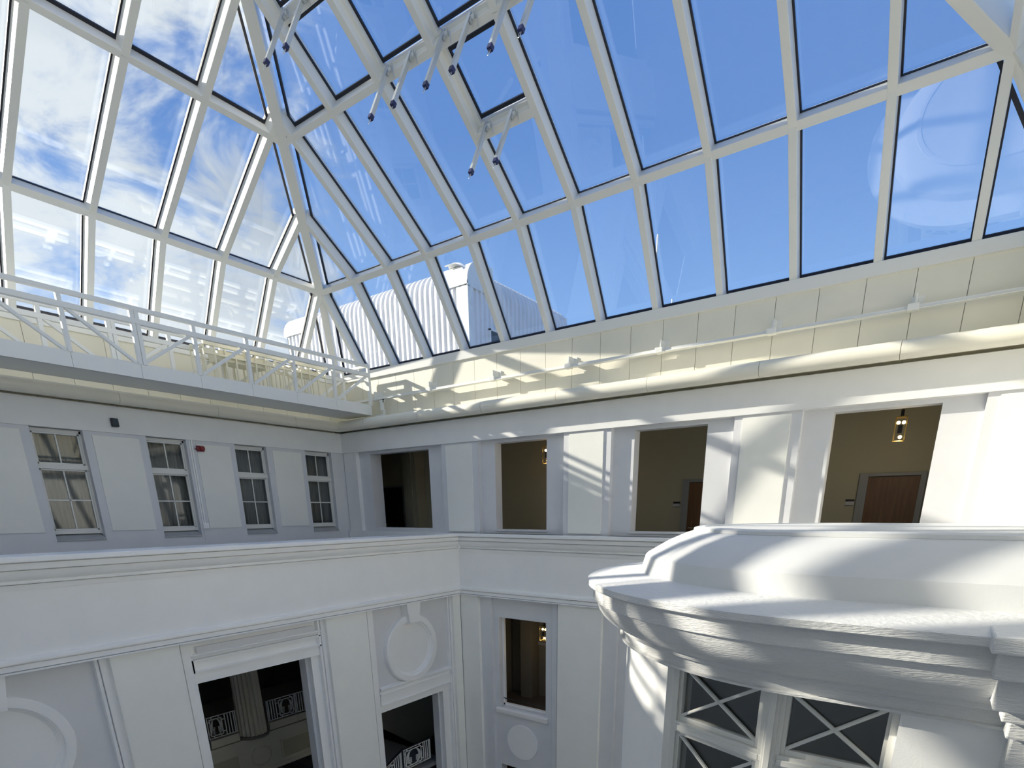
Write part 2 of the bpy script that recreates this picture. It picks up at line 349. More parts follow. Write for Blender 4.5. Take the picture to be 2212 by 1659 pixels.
# cornices meet in a mitre: each wall has its own length
def mitred(prof, m, name):
    k = len(prof)
    a = MB().add([(XF+d, -12.2, z) for d, z in prof]+[(XF+d, YF-d, z) for d, z in prof], [(j, k+j, k+j+1, j+1) for j in range(k-1)]); a.build(name, m, LW, smooth=True)
    b = MB().add([(XF+d, YF-d, z) for d, z in prof]+[(16.6, YF-d, z) for d, z in prof], [(j, k+j, k+j+1, j+1) for j in range(k-1)]); b.build(name, m, RW, smooth=True)
mitred(corn, 'satin_white', 'cornice')
z1, z2, z3, z4, z5 = [v for v in (-1.98, -2.00, -2.055, -2.065, -2.16)]
band = [(-0.02, z1), (0.062, z1), (0.075, z2), (0.075, z3), (-0.01, z4-0.002), (-0.01, z4-0.016), (0.04, z4-0.018), (0.04, z5), (0.0, z5-0.002), (0.0, z5-0.010), (0.07, z5-0.012), (0.07, z5-0.034), (-0.22, z5-0.04)]
mitred(band, 'satin_white', 'frieze_moulding')
MB().prism([(XF, YF, -1.95), (XF+0.075, YF, -1.95), (XF+0.075, YF-0.075, -1.95), (XF, YF-0.075, -1.95)], (0, 0, -0.21)).build('corner_stop', 'satin_white', RW)
MB().add([(XF+0.0, YF, -0.985), (XF+0.09, YF, -0.985), (XF+0.09, YF-0.09, -0.985), (XF, YF-0.09, -0.985), (XF+0.0, YF, -0.90), (XF+0.13, YF, -0.90), (XF+0.13, YF-0.13, -0.90), (XF, YF-0.13, -0.90), (XF+0.09, YF-0.09, -0.80)],
         [(0, 1, 2, 3), (0, 4, 5, 1), (1, 5, 6, 2), (2, 6, 7, 3), (3, 7, 4, 0), (4, 8, 5), (5, 8, 6), (6, 8, 7), (7, 8, 4)]).build('corner_stop', 'satin_white', RW)
# frieze bands
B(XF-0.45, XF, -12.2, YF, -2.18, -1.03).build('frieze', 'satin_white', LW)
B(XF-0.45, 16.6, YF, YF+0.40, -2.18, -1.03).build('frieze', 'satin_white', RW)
B(XF-0.45, XF-0.38, -12.2, YF, -1.5, -0.57).build('parapet_back', 'plaster_lightened', LW)

XP, XM, XB, XI = XF-0.02, XF-0.11, XF-0.24, XF-0.62   # pilaster, strip, bay and inner planes
ZT = -2.19
def lbox(x0, x1, ya, yb, z0, z1, name, m='plaster_lightened', root=None, bevel=0.004): return B(x0, x1, ya, yb, z0, z1).build(name, m, root or LW, bevel=bevel)
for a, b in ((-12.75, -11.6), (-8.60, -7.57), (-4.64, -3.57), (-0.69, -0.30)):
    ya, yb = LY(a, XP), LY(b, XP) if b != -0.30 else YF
    lbox(XI, XP, max(ya, -12.2), yb, -8.3, ZT, 'pilaster', 'stucco_cream_lightened')
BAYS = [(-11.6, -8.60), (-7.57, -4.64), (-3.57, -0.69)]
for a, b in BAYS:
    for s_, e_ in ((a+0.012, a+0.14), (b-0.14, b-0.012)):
        lbox(XI, XM, LY(s_, XM), LY(e_, XM), -8.3, ZT, 'jamb_strip', 'plaster_lightened')
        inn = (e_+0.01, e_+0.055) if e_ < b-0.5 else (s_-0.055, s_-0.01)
        lbox(XI, XM+0.02-0.05, LY(inn[0], XM), LY(inn[1], XM), -8.3, ZT, 'jamb_bead', 'plaster_lightened')
def ring_part(root, yc, zc, m='satin_white'):
    prof = [(0.0, 0.022), (0.635, 0.022), (0.64, 0.03), (0.668, 0.05), (0.672, 0.075), (0.70, 0.095), (0.704, 0.13), (0.712, 0.15), (0.835, 0.15), (0.855, 0.13), (0.86, 0.0)]
    n = 64; k = len(prof); vs_ = []; fs = []
    for i in range(n):
        t = 2*math.pi*i/n
        vs_ += [(XB-0.02+d, yc+r_*1.03*math.cos(t), zc+r_*1.03*math.sin(t)) for r_, d in prof]
    for i in range(n):
        j2 = (i+1) % n
        for j in range(k-1): fs.append((i*k+j, j2*k+j, j2*k+j+1, i*k+j+1))
    MB().add(vs_, fs).build('medallion', m, root, smooth=True)
def keystone(root, yc, zt, zb):
    MB().hexa([(XB-0.02, yc-0.16, zb), (XP+0.02, yc-0.16, zb), (XP+0.02, yc+0.16, zb), (XB-0.02, yc+0.16, zb), (XB-0.02, yc-0.24, zt), (XP+0.03, yc-0.24, zt), (XP+0.03, yc+0.24, zt), (XB-0.02, yc+0.24, zt)]).build('keystone', 'satin_white', root, bevel=0.004)
for yc, (a, b) in ((LY(-2.33, XB), (-3.43, -0.83)), (LY(-10.12, XB), (-11.46, -8.74))):
    A, Bq = LY(a, XB), LY(b, XB)
    lbox(XI, XB, A, Bq, LZ(-4.02, XB), ZT, 'bay_panel', 'plaster_grey_lightened')
    ring_part(LW, yc, LZ(-3.23, XB)); keystone(LW, yc, ZT, LZ(-2.57, XB))
    zz = [LZ(v, XB) for v in (-4.00, -4.05, -4.15, -4.42, -4.63)]
    MB().sweep([(XB, A), (XB, Bq)], [(-0.3, zz[0]), (0.06, zz[0]), (0.11, zz[0]-0.02), (0.115, zz[1]), (0.07, zz[1]-0.04), (0.05, zz[2]), (0.10, zz[2]-0.008), (0.10, zz[2]-0.035), (0.07, zz[2]-0.04), (0.07, zz[3]), (0.11, zz[3]-0.002), (0.11, zz[3]-0.022), (0.03, zz[3]-0.025), (0.03, zz[4]), (-0.3, zz[4])]).build('lintel_moulding', 'satin_white', LW, smooth=True)
# jambs of the openings
def opening(a, b, zt, z_low=-8.3, full=(-3.43, -0.83)):
    lbox(XI, XB-0.01, LY(full[0], XB), LY(a, XB), z_low, zt, 'opening_jamb', 'plaster_lightened')
    lbox(XI, XB-0.01, LY(b, XB), LY(full[1], XB), z_low, zt, 'opening_jamb', 'plaster_lightened')
    lbox(XI-0.02, XI+0.22, LY(b, XB)-0.05, LY(b, XB), z_low, zt, 'reveal_step', 'plaster_grey_lightened')
opening(-3.40, -1.25, LZ(-4.63, XB))
opening(-11.40, -9.0, LZ(-4.63, XB), full=(-11.46, -8.74))
opening(-7.39, -5.10, LZ(-2.87, XB), full=(-7.43, -4.78))
A, Bq = LY(-7.46, XB), LY(-4.80, XB)
zz = [LZ(v, XB) for v in (-2.19, -2.34, -2.42, -2.46, -2.64, -2.67, -2.87)]
lbox(XI, XB, A, Bq, zz[6], ZT, 'bay_panel', 'plaster_lightened')
lbox(XB, XB+0.07, A+0.14, Bq-0.22, zz[1], zz[0]-0.035, 'head_panel', 'plaster_grey_lightened')
MB().sweep([(XB, A), (XB, Bq)], [(-0.02, zz[1]), (0.10, zz[1]), (0.12, zz[1]-0.02), (0.09, zz[1]-0.045), (0.06, zz[2]), (-0.02, zz[2])]).build('head_moulding', 'satin_white', LW, smooth=True)
fr = MB(); fr.box(XB, XB+0.10, A, Bq, zz[2]-0.02, zz[2]-0.045).box(XB, XB+0.10, A, Bq, zz[5], zz[5]+0.03).box(XB, XB+0.10, A, A+0.03, zz[5], zz[2]-0.02).box(XB, XB+0.10, Bq-0.03, Bq, zz[5], zz[2]-0.02)
fr.build('head_frame', 'satin_white', LW)
lbox(XB, XB+0.05, A, Bq, zz[6], zz[5]-0.005, 'lintel', 'plaster_lightened')

# ---- lower right wall
YP, YM, YB, YI = YF+0.02, YF+0.11, YF+0.20, YF+0.45
def rbox(x0, x1, y0, y1, z0, z1, name, m='plaster_lightened', bevel=0.004): return B(x0, x1, y0, y1, z0, z1).build(name, m, RW, bevel=bevel)
rbox(XF-0.03, RX(5.45, YP), YP, YI, -8.3, ZT, 'pilaster', 'stucco_cream_lightened')
rbox(RX(5.45, YM)+0.012, RX(5.90, YM), YM, YI, -8.3, ZT, 'jamb_strip', 'plaster_grey_lightened')
rbox(RX(7.79, YM), RX(7.95, YM)-0.012, YM, YI, -8.3, ZT, 'jamb_strip', 'plaster_grey_lightened')
rbox(RX(7.95, YP), RX(9.14, YP), YP, YI, -8.3, ZT, 'pilaster', 'stucco_cream_lightened')
rbox(RX(9.14, YM)+0.012, RX(9.55, YM), YM, YI, -8.3, ZT, 'jamb_strip', 'plaster_grey_lightened')
rbox(RX(9.55, YB), 16.6, YB, YI, -8.3, ZT, 'bay_panel', 'plaster_grey_lightened')
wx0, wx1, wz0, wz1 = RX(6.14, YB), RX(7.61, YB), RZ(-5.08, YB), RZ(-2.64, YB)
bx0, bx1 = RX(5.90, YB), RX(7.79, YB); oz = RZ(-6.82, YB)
rbox(bx0, bx1, YB, YI, wz1, ZT, 'bay_panel', 'plaster_grey_lightened'); rbox(bx0, wx0, YB, YI, wz0, wz1, 'bay_panel', 'plaster_grey_lightened'); rbox(wx1, bx1, YB, YI, wz0, wz1, 'bay_panel', 'plaster_grey_lightened')
rbox(bx0, bx1, YB, YI, oz, wz0, 'bay_panel', 'plaster_grey_lightened'); rbox(bx0, wx0, YB, YI, -8.3, oz, 'bay_panel', 'plaster_grey_lightened'); rbox(wx1, bx1, YB, YI, -8.3, oz, 'bay_panel', 'plaster_grey_lightened')
sx0, sx1 = RX(6.03, YB), RX(7.70, YB)
MB().sweep([(sx0, YB), (sx1, YB)], [(-0.2, wz0-0.02), (0.10, wz0-0.07), (0.10, wz0-0.12), (0.075, wz0-0.13), (0.07, wz0-0.19), (0.055, wz0-0.20), (0.0, wz0-0.21)]).build('sill', 'satin_white', RW)
disc = MB(); n = 56; cxd, czd = RX(6.87, YB), RZ(-6.0, YB)
disc.prism([(cxd+0.52*math.cos(2*math.pi*i/n), YB, czd+0.52*math.sin(2*math.pi*i/n)) for i in range(n)], (0, -0.035, 0)).build('round_boss', 'plaster_lightened', RW, bevel=0.006)
fr = MB(); ft = 0.05; yy0, yy1 = YI-0.1, YI-0.02
fr.box(wx0, wx0+ft, yy0, yy1, wz0, wz1).box(wx0, wx1, yy0, yy1, wz0, wz0+0.05)
fr.build('window_frame', 'plaster_lightened', RW)
# corridor behind that window
rb = MB().box(4.6, 10.2, 2.3, 2.4, -8.3, -2.0).box(4.6, 10.2, 0.4, 2.4, -2.1, -2.0).box(4.5, 4.6, 0.4, 2.4, -8.3, -2.0).box(10.2, 10.3, 0.4, 2.4, -8.3, -2.0).box(4.6, 10.2, 0.4, 2.4, -8.35, -8.3)
rb.build('wall_passage', 'corridor_dark', label='brown passage walls behind the lower window', **ST)
B(4.6, 10.2, 0.4, 2.4, -5.75, -5.6).build('floor_passage', 'carpet', label='dark floor of the passage behind the lower window', **ST)
MB().box(5.6, 9.0, 2.24, 2.3, -3.95, -3.85).build('trim_3', 'door_frame', label='dado rail on the passage wall', **ST)
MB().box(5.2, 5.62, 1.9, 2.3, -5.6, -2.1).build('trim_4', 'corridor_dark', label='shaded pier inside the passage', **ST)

# ================================================================== SKYLIGHT
XE, YS, HALF = 15.73, 11.84, 5.92
A0, ZA0, A1, ZA1, TAN = -0.33, 3.73, 0.85, 5.45, 0.68
def zlin(a, low): return ZA0+(a-A0)*(ZA1-ZA0)/(A1-A0) if low else ZA1+(a-A1)*TAN
def zof(a): return ZA0+(a-A0)*(ZA1-ZA0)/(A1-A0) if a <= A1 else ZA1+(a-A1)*TAN
def S(side, s_, a, z=None, off=0.0):
    low = a < A1-1e-6 if z is None else z
    na, nz_ = (-0.8246, 0.5657) if low else (-0.562, 0.827)
    zz_ = zlin(a, low)+nz_*off; a = a+na*off
    if side == 'N': return Vector((s_, -a, zz_))
    if side == 'W': return Vector((a, -s_, zz_))
    if side == 'E': return Vector((XE-a, -s_, zz_))
    return Vector((s_, -YS+a, zz_))
def SN(side, low):
    na, nz_ = (-0.8246, 0.5657) if low else (-0.562, 0.827)
    return {'N': Vector((0, -na, nz_)), 'W': Vector((na, 0, nz_)), 'E': Vector((-na, 0, nz_)), 'S': Vector((0, na, nz_))}[side]
SK = empty('skylight', (8, -6, 3.6), label='large hipped glass skylight with white steel rafters over the court', category='skylight')
LEN = {'N': XE, 'S': XE, 'W': YS, 'E': YS}
RAFT = {}
for sd in 'NSWE':
    L = LEN[sd]; n = 11 if sd in 'NS' else 8
    RAFT[sd] = [A1+(L-2*A1)*k/n for k in range(n+1)]
DEP, WID = 0.32, 0.125
def rbar(name, p, q, w, d, n): return MB().bar(p, q, w, d, n).build(name, 'steel_white', SK, bevel=0.008)
for sd in 'NSWE':
    L = LEN[sd]
    for k, s_ in enumerate(RAFT[sd]):
        rbar('rafter', S(sd, s_, A0), S(sd, s_, A1, True), WID, DEP, SN(sd, True))
        am = min(s_, L-s_, HALF)
        if am > A1+0.05: rbar('rafter', S(sd, s_, A1, False), S(sd, s_, am, False), WID, DEP, SN(sd, False))
    nm = (SN(sd, True)+SN(sd, False)).normalized()
    rbar('purlin', S(sd, A1, A1, False), S(sd, L-A1, A1, False), 0.13, 0.30, nm)
    rbar('sill_beam', S(sd, A0-0.03, A0)-Vector((0, 0, 0.125)), S(sd, L-A0+0.03, A0)-Vector((0, 0, 0.125)), 0.15, 0.20, Vector((0, 0, 1)))
    if sd == 'N': rbar('purlin', S(sd, 3.13, 3.13), S(sd, RAFT[sd][7], 3.13), 0.11, 0.27, SN(sd, False))
    else: rbar('purlin', S(sd, 3.13, 3.13), S(sd, L-3.13, 3.13), 0.11, 0.27, SN(sd, False))
for sx, sy in ((0, 0), (1, 0), (0, 1), (1, 1)):
    def hp(a): return Vector((XE-a if sx else a, -YS+a if sy else -a, zof(a)))
    rbar('hip_rafter', hp(A0), hp(A1), 0.19, 0.36, Vector((1 if sx else -1, -1 if sy else 1, 1.0)))
    rbar('hip_rafter', hp(A1)-Vector((0, 0, 0.04)), hp(HALF)-Vector((0, 0, 0.04)), 0.20, 0.38, Vector((0.3 if sx else -0.3, -0.3 if sy else 0.3, 1.0)))
rbar('ridge_beam', Vector((HALF, -HALF, zof(HALF)-0.05)), Vector((XE-HALF, -HALF, zof(HALF)-0.05)), 0.2, 0.3, Vector((0, 0, 1)))
def clip(poly, f):
    o = []
    for i, p in enumerate(poly):
        q = poly[(i+1) % len(poly)]; fp, fq = f(p), f(q)
        if fp >= 0: o.append(p)
        if fp*fq < 0:
            t = fp/(fp-fq); o.append((p[0]+(q[0]-p[0])*t, p[1]+(q[1]-p[1])*t))
    return o
def inset(poly, d):
    c = (sum(p[0] for p in poly)/len(poly), sum(p[1] for p in poly)/len(poly)); k = len(poly); ls = []
    for i in range(k):
        p, q = poly[i], poly[(i+1) % k]; dx, dy = q[0]-p[0], q[1]-p[1]; l = math.hypot(dx, dy); nx, ny = -dy/l, dx/l
        if (c[0]-p[0])*nx+(c[1]-p[1])*ny < 0: nx, ny = -nx, -ny
        ls.append((p[0]+nx*d, p[1]+ny*d, dx/l, dy/l))
    o = []
    for i in range(k):
        x1, y1, a1, b1 = ls[i-1]; x2, y2, a2, b2 = ls[i]; den = a1*b2-b1*a2
        if abs(den) < 1e-6: return None
        t = ((x2-x1)*b2-(y2-y1)*a2)/den; o.append((x1+a1*t, y1+b1*t))
    return o
def area(poly): return abs(sum(poly[i-1][0]*poly[i][1]-poly[i][0]*poly[i-1][1] for i in range(len(poly))))/2
def pane(sd, s0, s1, a0, a1, low, gasket=True, name='glass_pane', off=0.25, parent=None):
    L = LEN[sd]; g = 0.045
    poly = [(s0, a0), (s1, a0), (s1, a1), (s0, a1)]
    hm = 0.07
    poly = clip(poly, lambda p: p[0]-p[1]-hm if True else 0); 
    if len(poly) > 2: poly = clip(poly, lambda p: L-p[0]-p[1]-hm)
    if len(poly) < 3: return
    q = []
    for p in poly:
        if not q or math.hypot(p[0]-q[-1][0], p[1]-q[-1][1]) > 0.02: q.append(p)
    if len(q) > 2 and math.hypot(q[0][0]-q[-1][0], q[0][1]-q[-1][1]) < 0.02: q.pop()
    if len(q) < 3 or area(q) < 0.05: return
    ins = inset(q, g)
    if not ins or area(ins) > area(q) or area(ins) < 0.02: return
    P = [S(sd, s_, a, low, off) for s_, a in ins]
    o = MB().prism(P, SN(sd, low)*0.02).build(name, 'roof_glass', parent or SK)
    if gasket:
        ii = inset(ins, 0.09)
        if ii and area(ii) < area(ins):
            k = len(ins); a_ = [S(sd, s_, a, low, off-0.001) for s_, a in ins]; b_ = [S(sd, s_, a, low, off-0.001) for s_, a in inset(ins, 0.044)]
            m = MB(); n = SN(sd, low)*-0.035
            for i in range(k):
                j = (i+1) % k; m.hexa([a_[i], a_[j], b_[j], b_[i], a_[i]+n, a_[j]+n, b_[j]+n, b_[i]+n])
            m.build('gasket', 'gasket', o)
RN = RAFT['N']
A2, AV = 3.13, 2.10
VENT = [(3, 4.12, 5.3), (4, A2, 4.7), (5, A2, 4.7), (5, AV, A2), (6, A2, 4.7)]
for sd in 'NSWE':
    R_ = RAFT[sd]; L = LEN[sd]; vis = sd in 'NW'
    cells = [A0]+R_+[L-A0]
    for k in range(len(cells)-1):
        if sd in 'NSWE':
            s0, s1 = cells[k], cells[k+1]
            poly_low = (s0, s1, A0-0.05, A1+0.055)
            pane(sd, *poly_low, True, vis)
    for k in range(len(R_)-1):
        rows = [A1-0.06, A2, HALF]
        if sd == 'N':
            if k >= 7: rows = [A1-0.06, HALF]
            if k == 5: rows = [A1-0.06, AV]
            if k == 4: rows = [A1-0.06, A2]
            if k == 6: rows = [A1-0.06, A2]
            if k == 3: rows = [A1-0.06, A2, 4.12]
        for a_, b_ in zip(rows[:-1], rows[1:]): pane(sd, R_[k], R_[k+1], a_, b_, False, vis)
    if sd == 'N':
        for k, t in ((3, 5.3), (4, 4.7), (5, 4.7), (6, 4.7)): pane(sd, R_[k], R_[k+1], t, HALF, False, vis)
# opening vents with their chain actuators
for vi, (k, a_, b_) in enumerate(VENT):
    s0, s1 = RN[k]+0.05, RN[k+1]-0.05
    fr = MB(); nn = SN('N', False)
    w = 0.085
    for p, q in (((s0+w/2, a_+0.03), (s0+w/2, b_)), ((s1-w/2, a_+0.03), (s1-w/2, b_)), ((s0, a_+0.05), (s1, a_+0.05)), ((s0, b_-0.04), (s1, b_-0.04))):
        fr.bar(S('N', *p, False, 0.15), S('N', *q, False, 0.15), w, 0.12, nn)
    v = fr.build('vent_sash', 'steel_white', SK)
    pane('N', s0+0.03, s1-0.03, a_+0.06, b_-0.06, False, True, 'glass_pane', 0.25, v)
    if k == 5 and a_ == AV:
        rbar('vent_sill', S('N', s0-0.02, a_-0.01, False), S('N', s1+0.02, a_-0.01, False), 0.13, 0.24, nn)
    MB().bar(S('N', s0+0.1, a_+0.0, False, 0.02), S('N', s1-0.1, a_+0.0, False, 0.02), 0.06, 0.07, nn).build('actuator_track', 'steel_white', v, bevel=0.006)
    for fr_ in (0.22, 0.68):
        s_ = s0+(s1-s0)*fr_; top = S('N', s_, a_+0.08, False, 0.06); d = Vector((-0.05, -0.45, -0.89)).normalized(); end = top+d*0.90
        act = MB().bar(top-d*0.02, end, 0.065, 0.065, Vector((1, 0, 0)), True).build('vent_actuator', 'actuator', SK, bevel=0.006)
        MB().bar(end-d*0.01, end+d*0.06, 0.07, 0.07, Vector((1, 0, 0)), True).build('end_cap', 'dark_blue', act)
        loop = MB(); e0 = end+d*0.05
        pts = [e0+d*(0.05-0.05*math.cos(t))+Vector((0.018*math.sin(t), 0, 0)) for t in [2*math.pi*i/10 for i in range(11)]]
        for p, q in zip(pts[:-1], pts[1:]): loop.tube(p, q, 0.004, 5)
        loop.build('eyelet', 'actuator', act)
        br = MB(); br.bar(top+Vector((0.045, 0.03, 0.02)), top+Vector((0.045, -0.06, -0.14)), 0.05, 0.02, Vector((1, 0, 0)), True).bar(top+Vector((0.02, -0.02, -0.06)), top+Vector((0.10, -0.02, -0.06)), 0.05, 0.06, Vector((0, 0, 1)), True)
        br.build('actuator_bracket', 'actuator', act)
        MB().tube(top+Vector((0.10, 0.0, 0.03)), top+Vector((0.16, -0.03, -0.20)), 0.007, 6).build('actuator_cable', 'actuator', act)

# ================================================================== GANTRY RAIL AND GANTRY
RL = empty('gantry_rail', (8, 0.17, 2.95), label='white travel rail on brackets along the right curb', category='rail')
MB().box(-0.2, 16.5, 0.12, 0.17, 3.0, 3.055).box(-0.2, 16.5, 0.07, 0.19, 2.985, 3.0).build('rail_beam', 'gantry_white', RL, bevel=0.004)
for k in range(-1, 7):
    x = 3.68+2.115*k
    if x < 0.2: continue
    b = MB().box(x-0.012, x+0.012, 0.06, 0.30, 3.055, 3.20).build('bracket', 'gantry_white', RL)
    MB().box(x-0.09, x+0.09, 0.275, 0.30, 3.07, 3.21).build('bracket_plate', 'gantry_white', b)
    MB().box(x-0.11, x+0.05, 0.05, 0.19, 2.97, 3.07).build('rail_clamp', 'gantry_white', b, bevel=0.01)
GX0, GX1 = 0.42, 1.52; GZ0, GZ1, GM, GT = 2.58, 2.85, 3.62, 3.84
GN = empty('maintenance_gantry', (0.97, -6, GZ0), label='white travelling maintenance gantry with trussed railings near the left wall', category='gantry')
PY = [-0.05-1.163*k for k in range(11)]
for xf, nm in ((GX1, 1), (GX0, -1)):
    for a, b in zip(PY[:-1], PY[1:]):
        MB().box(xf-0.02, xf+0.02, b+0.003, a-0.003, GZ0, GZ1).build('fascia_panel', 'gantry_white', GN)
MB().box(GX0, GX1, PY[-1], PY[0], GZ0, GZ0+0.03).build('soffit', 'gantry_white', GN)
MB().box(GX0+0.03, GX1-0.03, PY[-1], PY[0], GZ1-0.1, GZ1-0.06).build('deck', 'gantry_white', GN)
for xf in (GX1, GX0):
    MB().box(xf-0.04, xf+0.04, PY[-1], PY[0]+0.03, GT-0.065, GT+0.015).build('top_rail', 'gantry_white', GN, bevel=0.006)
    MB().box(xf-0.045, xf+0.045, PY[-1], PY[0]+0.03, GM-0.075, GM+0.02).build('truss_chord', 'gantry_white', GN, bevel=0.006)
    for k, y in enumerate(PY):
        pw = 0.038
        MB().box(xf-pw, xf+pw, y-pw, y+pw, GZ1-0.02, GT-0.04).build('post', 'gantry_white', GN, bevel=0.005)
        if k == 5: MB().box(xf-pw, xf+pw, y-pw+0.085, y+pw+0.085, GZ1-0.02, GT-0.04).build('post', 'gantry_white', GN, bevel=0.005)
    for k, (a, b) in enumerate(zip(PY[:-1], PY[1:])):
        if k < 5: p, q = (b+0.06, GZ1), (a-0.06, GM-0.05)
        else: p, q = (b+0.06, GM-0.05), (a-0.06, GZ1)
        MB().bar((xf, p[0], p[1]), (xf, q[0], q[1]), 0.06, 0.06, Vector((1, 0, 0)), True).build('brace', 'gantry_white', GN, bevel=0.004)
for y in (PY[0],):
    MB().box(GX0, GX1, y-0.02, y+0.03, GM-0.05, GM+0.02).build('end_rail', 'gantry_white', GN, bevel=0.005)
    MB().box(GX0, GX1, y-0.02, y+0.03, GT-0.05, GT+0.01).build('end_rail', 'gantry_white', GN, bevel=0.005)
    MB().box(GX0, GX1, y-0.02, y+0.03, GZ0, GZ1).build('end_fascia', 'gantry_white', GN)
    MB().hexa([(GX1-0.28, y-0.02, GM-0.06), (GX1-0.03, y-0.02, GM-0.32), (GX1-0.03, y+0.02, GM-0.32), (GX1-0.28, y+0.02, GM-0.06), (GX1-0.2, y-0.02, GM-0.05), (GX1, y-0.02, GM-0.2), (GX1, y+0.02, GM-0.2), (GX1-0.2, y+0.02, GM-0.05)]).build('gusset', 'gantry_white', GN)
# the hanger that carries the gantry on its rail
hg = empty('rail_trolley', (1.84, 0.1, 2.55), label='white trolley that carries the gantry end on the curb rail', category='trolley')
MB().box(1.78, 1.88, 0.06, 0.12, 2.70, 2.94).build('hanger_plate', 'gantry_white', hg, bevel=0.01)
MB().tube((1.75, 0.09, 2.93), (1.92, 0.09, 2.93), 0.03, 12).build('wheel', 'gantry_white', hg, smooth=True)
MB().box(1.87, 1.91, 0.07, 0.13, 2.55, 2.72).build('hanger_bar', 'gantry_white', hg)
MB().box(1.54, 1.90, 0.06, 0.13, 2.56, 2.60).build('hanger_foot', 'gantry_white', hg)
MB().tube((1.90, 0.08, 2.90), (1.90, 0.08, 2.98), 0.022, 10).build('bolt', 'black', hg)
# railed hoist basket parked on the gantry
HB = empty('hoist_basket', (0.85, -2.9, GZ1-0.06), label='cream hoist basket with close balusters parked on the gantry', category='hoist')
hy0, hy1, hx0, hx1, hz = -4.35, -1.2, 0.60, 1.16, GZ1-0.06
for x in (hx0, hx1):
    MB().box(x-0.035, x+0.035, hy0, hy1, 3.55, 3.63).build('top_rail', 'gantry_cream', HB, bevel=0.005)
    MB().box(x-0.02, x+0.02, hy0, hy1, 3.38, 3.42).build('mid_rail', 'gantry_cream', HB)
    MB().box(x-0.03, x+0.03, hy0, hy1, hz, hz+0.07).build('bottom_rail', 'gantry_cream', HB)
    n = 13
    for i in range(n+1):
        y = hy0+(hy1-hy0)*i/n
        MB().box(x-0.015, x+0.015, y-0.015, y+0.015, hz+0.05, 3.56).build('baluster', 'gantry_cream', HB)
for y in (hy0, hy0+1.0, hy1-0.9, hy1): MB().box(hx0, hx1, y-0.025, y+0.025, 3.5, 3.56).build('cross_bar', 'gantry_cream', HB)
MB().box(hx0+0.04, hx1-0.04, hy0+0.35, hy0+1.55, 3.30, 3.52).build('winch_cover', 'gantry_cream', HB, bevel=0.03)
for y, t in ((hy0+0.2, 1), (hy1-0.5, -1)):
    MB().bar((hx1, y, hz+0.05), (hx0, y+0.35*t, 3.5), 0.035, 0.035, Vector((0, 1, 0)), True).build('brace', 'gantry_cream', HB)
MB().box(hx1-0.2, hx1-0.05, hy1-0.75, hy1-0.15, 3.30, 3.50).build('drive_box', 'gantry_cream', HB, bevel=0.02)
wh = MB(); c0 = Vector((hx1-0.1, hy1-1.25, 3.44))
for i in range(20):
    a, b = 2*math.pi*i/20, 2*math.pi*(i+1)/20
    wh.tube(c0+Vector((0, 0.13*math.cos(a), 0.13*math.sin(a))), c0+Vector((0, 0.13*math.cos(b), 0.13*math.sin(b))), 0.014, 6)
wh.build('hand_wheel', 'gantry_cream', HB)

# ================================================================== ROUND PAVILION
PCX, PCY = 14.6, -5.92
def pav_path(R, x_end=16.6, n=48):
    p = [(x_end, PCY+R)]
    for i in range(n+1):
        t = math.radians(90+180*i/n); p.append((PCX+R*math.cos(t), PCY+R*math.sin(t)))
    return p+[(x_end, PCY-R)]
PV = empty('pavilion', (14.4, PCY, -8.3), label='white round-ended pavilion with stepped roof and deep cornice in the foreground', category='pavilion')
RW0 = 2.0
base = pav_path(RW0)
def pv(name, prof, m='brushed_white', path=None, cap=True): return MB().sweep(path or base, [(r_-RW0, z) for r_, z in prof], cap).build(name, m, PV, smooth=True)
pv('lower_fascia', [(1.85, -1.16), (2.075, -1.16), (2.075, -1.145), (2.05, -1.14), (2.05, -1.055), (1.85, -1.05)])
pv('cornice', [(1.9, -1.055), (2.09, -1.055), (2.10, -1.04), (2.10, -1.02), (2.15, -1.0), (2.21, -0.965), (2.26, -0.92), (2.295, -0.87), (2.315, -0.81), (2.32, -0.785), (2.345, -0.78), (2.345, -0.665), (2.365, -0.655), (1.9, -0.655)])
pv('cornice_lip', [(1.9, -0.66), (2.385, -0.66), (2.40, -0.65), (2.40, -0.605), (2.385, -0.598), (1.9, -0.545)], 'brushed_white')
pv('roof_step', [(1.93, -0.56), (1.905, -0.552), (1.865, -0.405)], 'pavilion_paint', cap=False)
pv('roof_slope', [(1.865, -0.405), (1.845, -0.385), (1.66, -0.275), (1.50, -0.205), (1.42, -0.180)], 'pavilion_paint', cap=False)
pv('roof_rim', [(1.44, -0.185), (1.435, -0.16), (1.40, -0.150), (1.34, -0.148), (1.33, -0.16), (1.2, -0.16)], 'pavilion_paint', cap=False)
tp = pav_path(1.33)
MB().prism([(x, y, -0.30) for x, y in tp], (0, 0, 0.142)).build('roof_top', 'pavilion_paint', PV)
# walls: the north flank and rounded end are plain, the south flank has windows from WX0 to WX1
def arc(t0, t1, n=24): return [(PCX+RW0*math.cos(math.radians(t0+(t1-t0)*i/n)), PCY+RW0*math.sin(math.radians(t0+(t1-t0)*i/n))) for i in range(n+1)]
tw = 180+math.degrees(math.acos((PCX-13.55)/RW0))
MB().sweep(arc(142, tw), [(0, -8.3), (0, -1.15), (-0.25, -1.15), (-0.25, -8.3)]).build('wall_shell', 'plaster_lightened', PV, smooth=True)
MB().sweep([(15.14, PCY-RW0), (16.6, PCY-RW0)], [(0, -8.3), (0, -1.15), (-0.25, -1.15), (-0.25, -8.3)]).build('wall_shell', 'plaster_lightened', PV)
MB().sweep([(16.6, PCY+RW0), (15.14, PCY+RW0)], [(0, -8.3), (0, -1.15), (-0.25, -1.15), (-0.25, -8.3)]).build('wall_shell', 'plaster_lightened', PV)
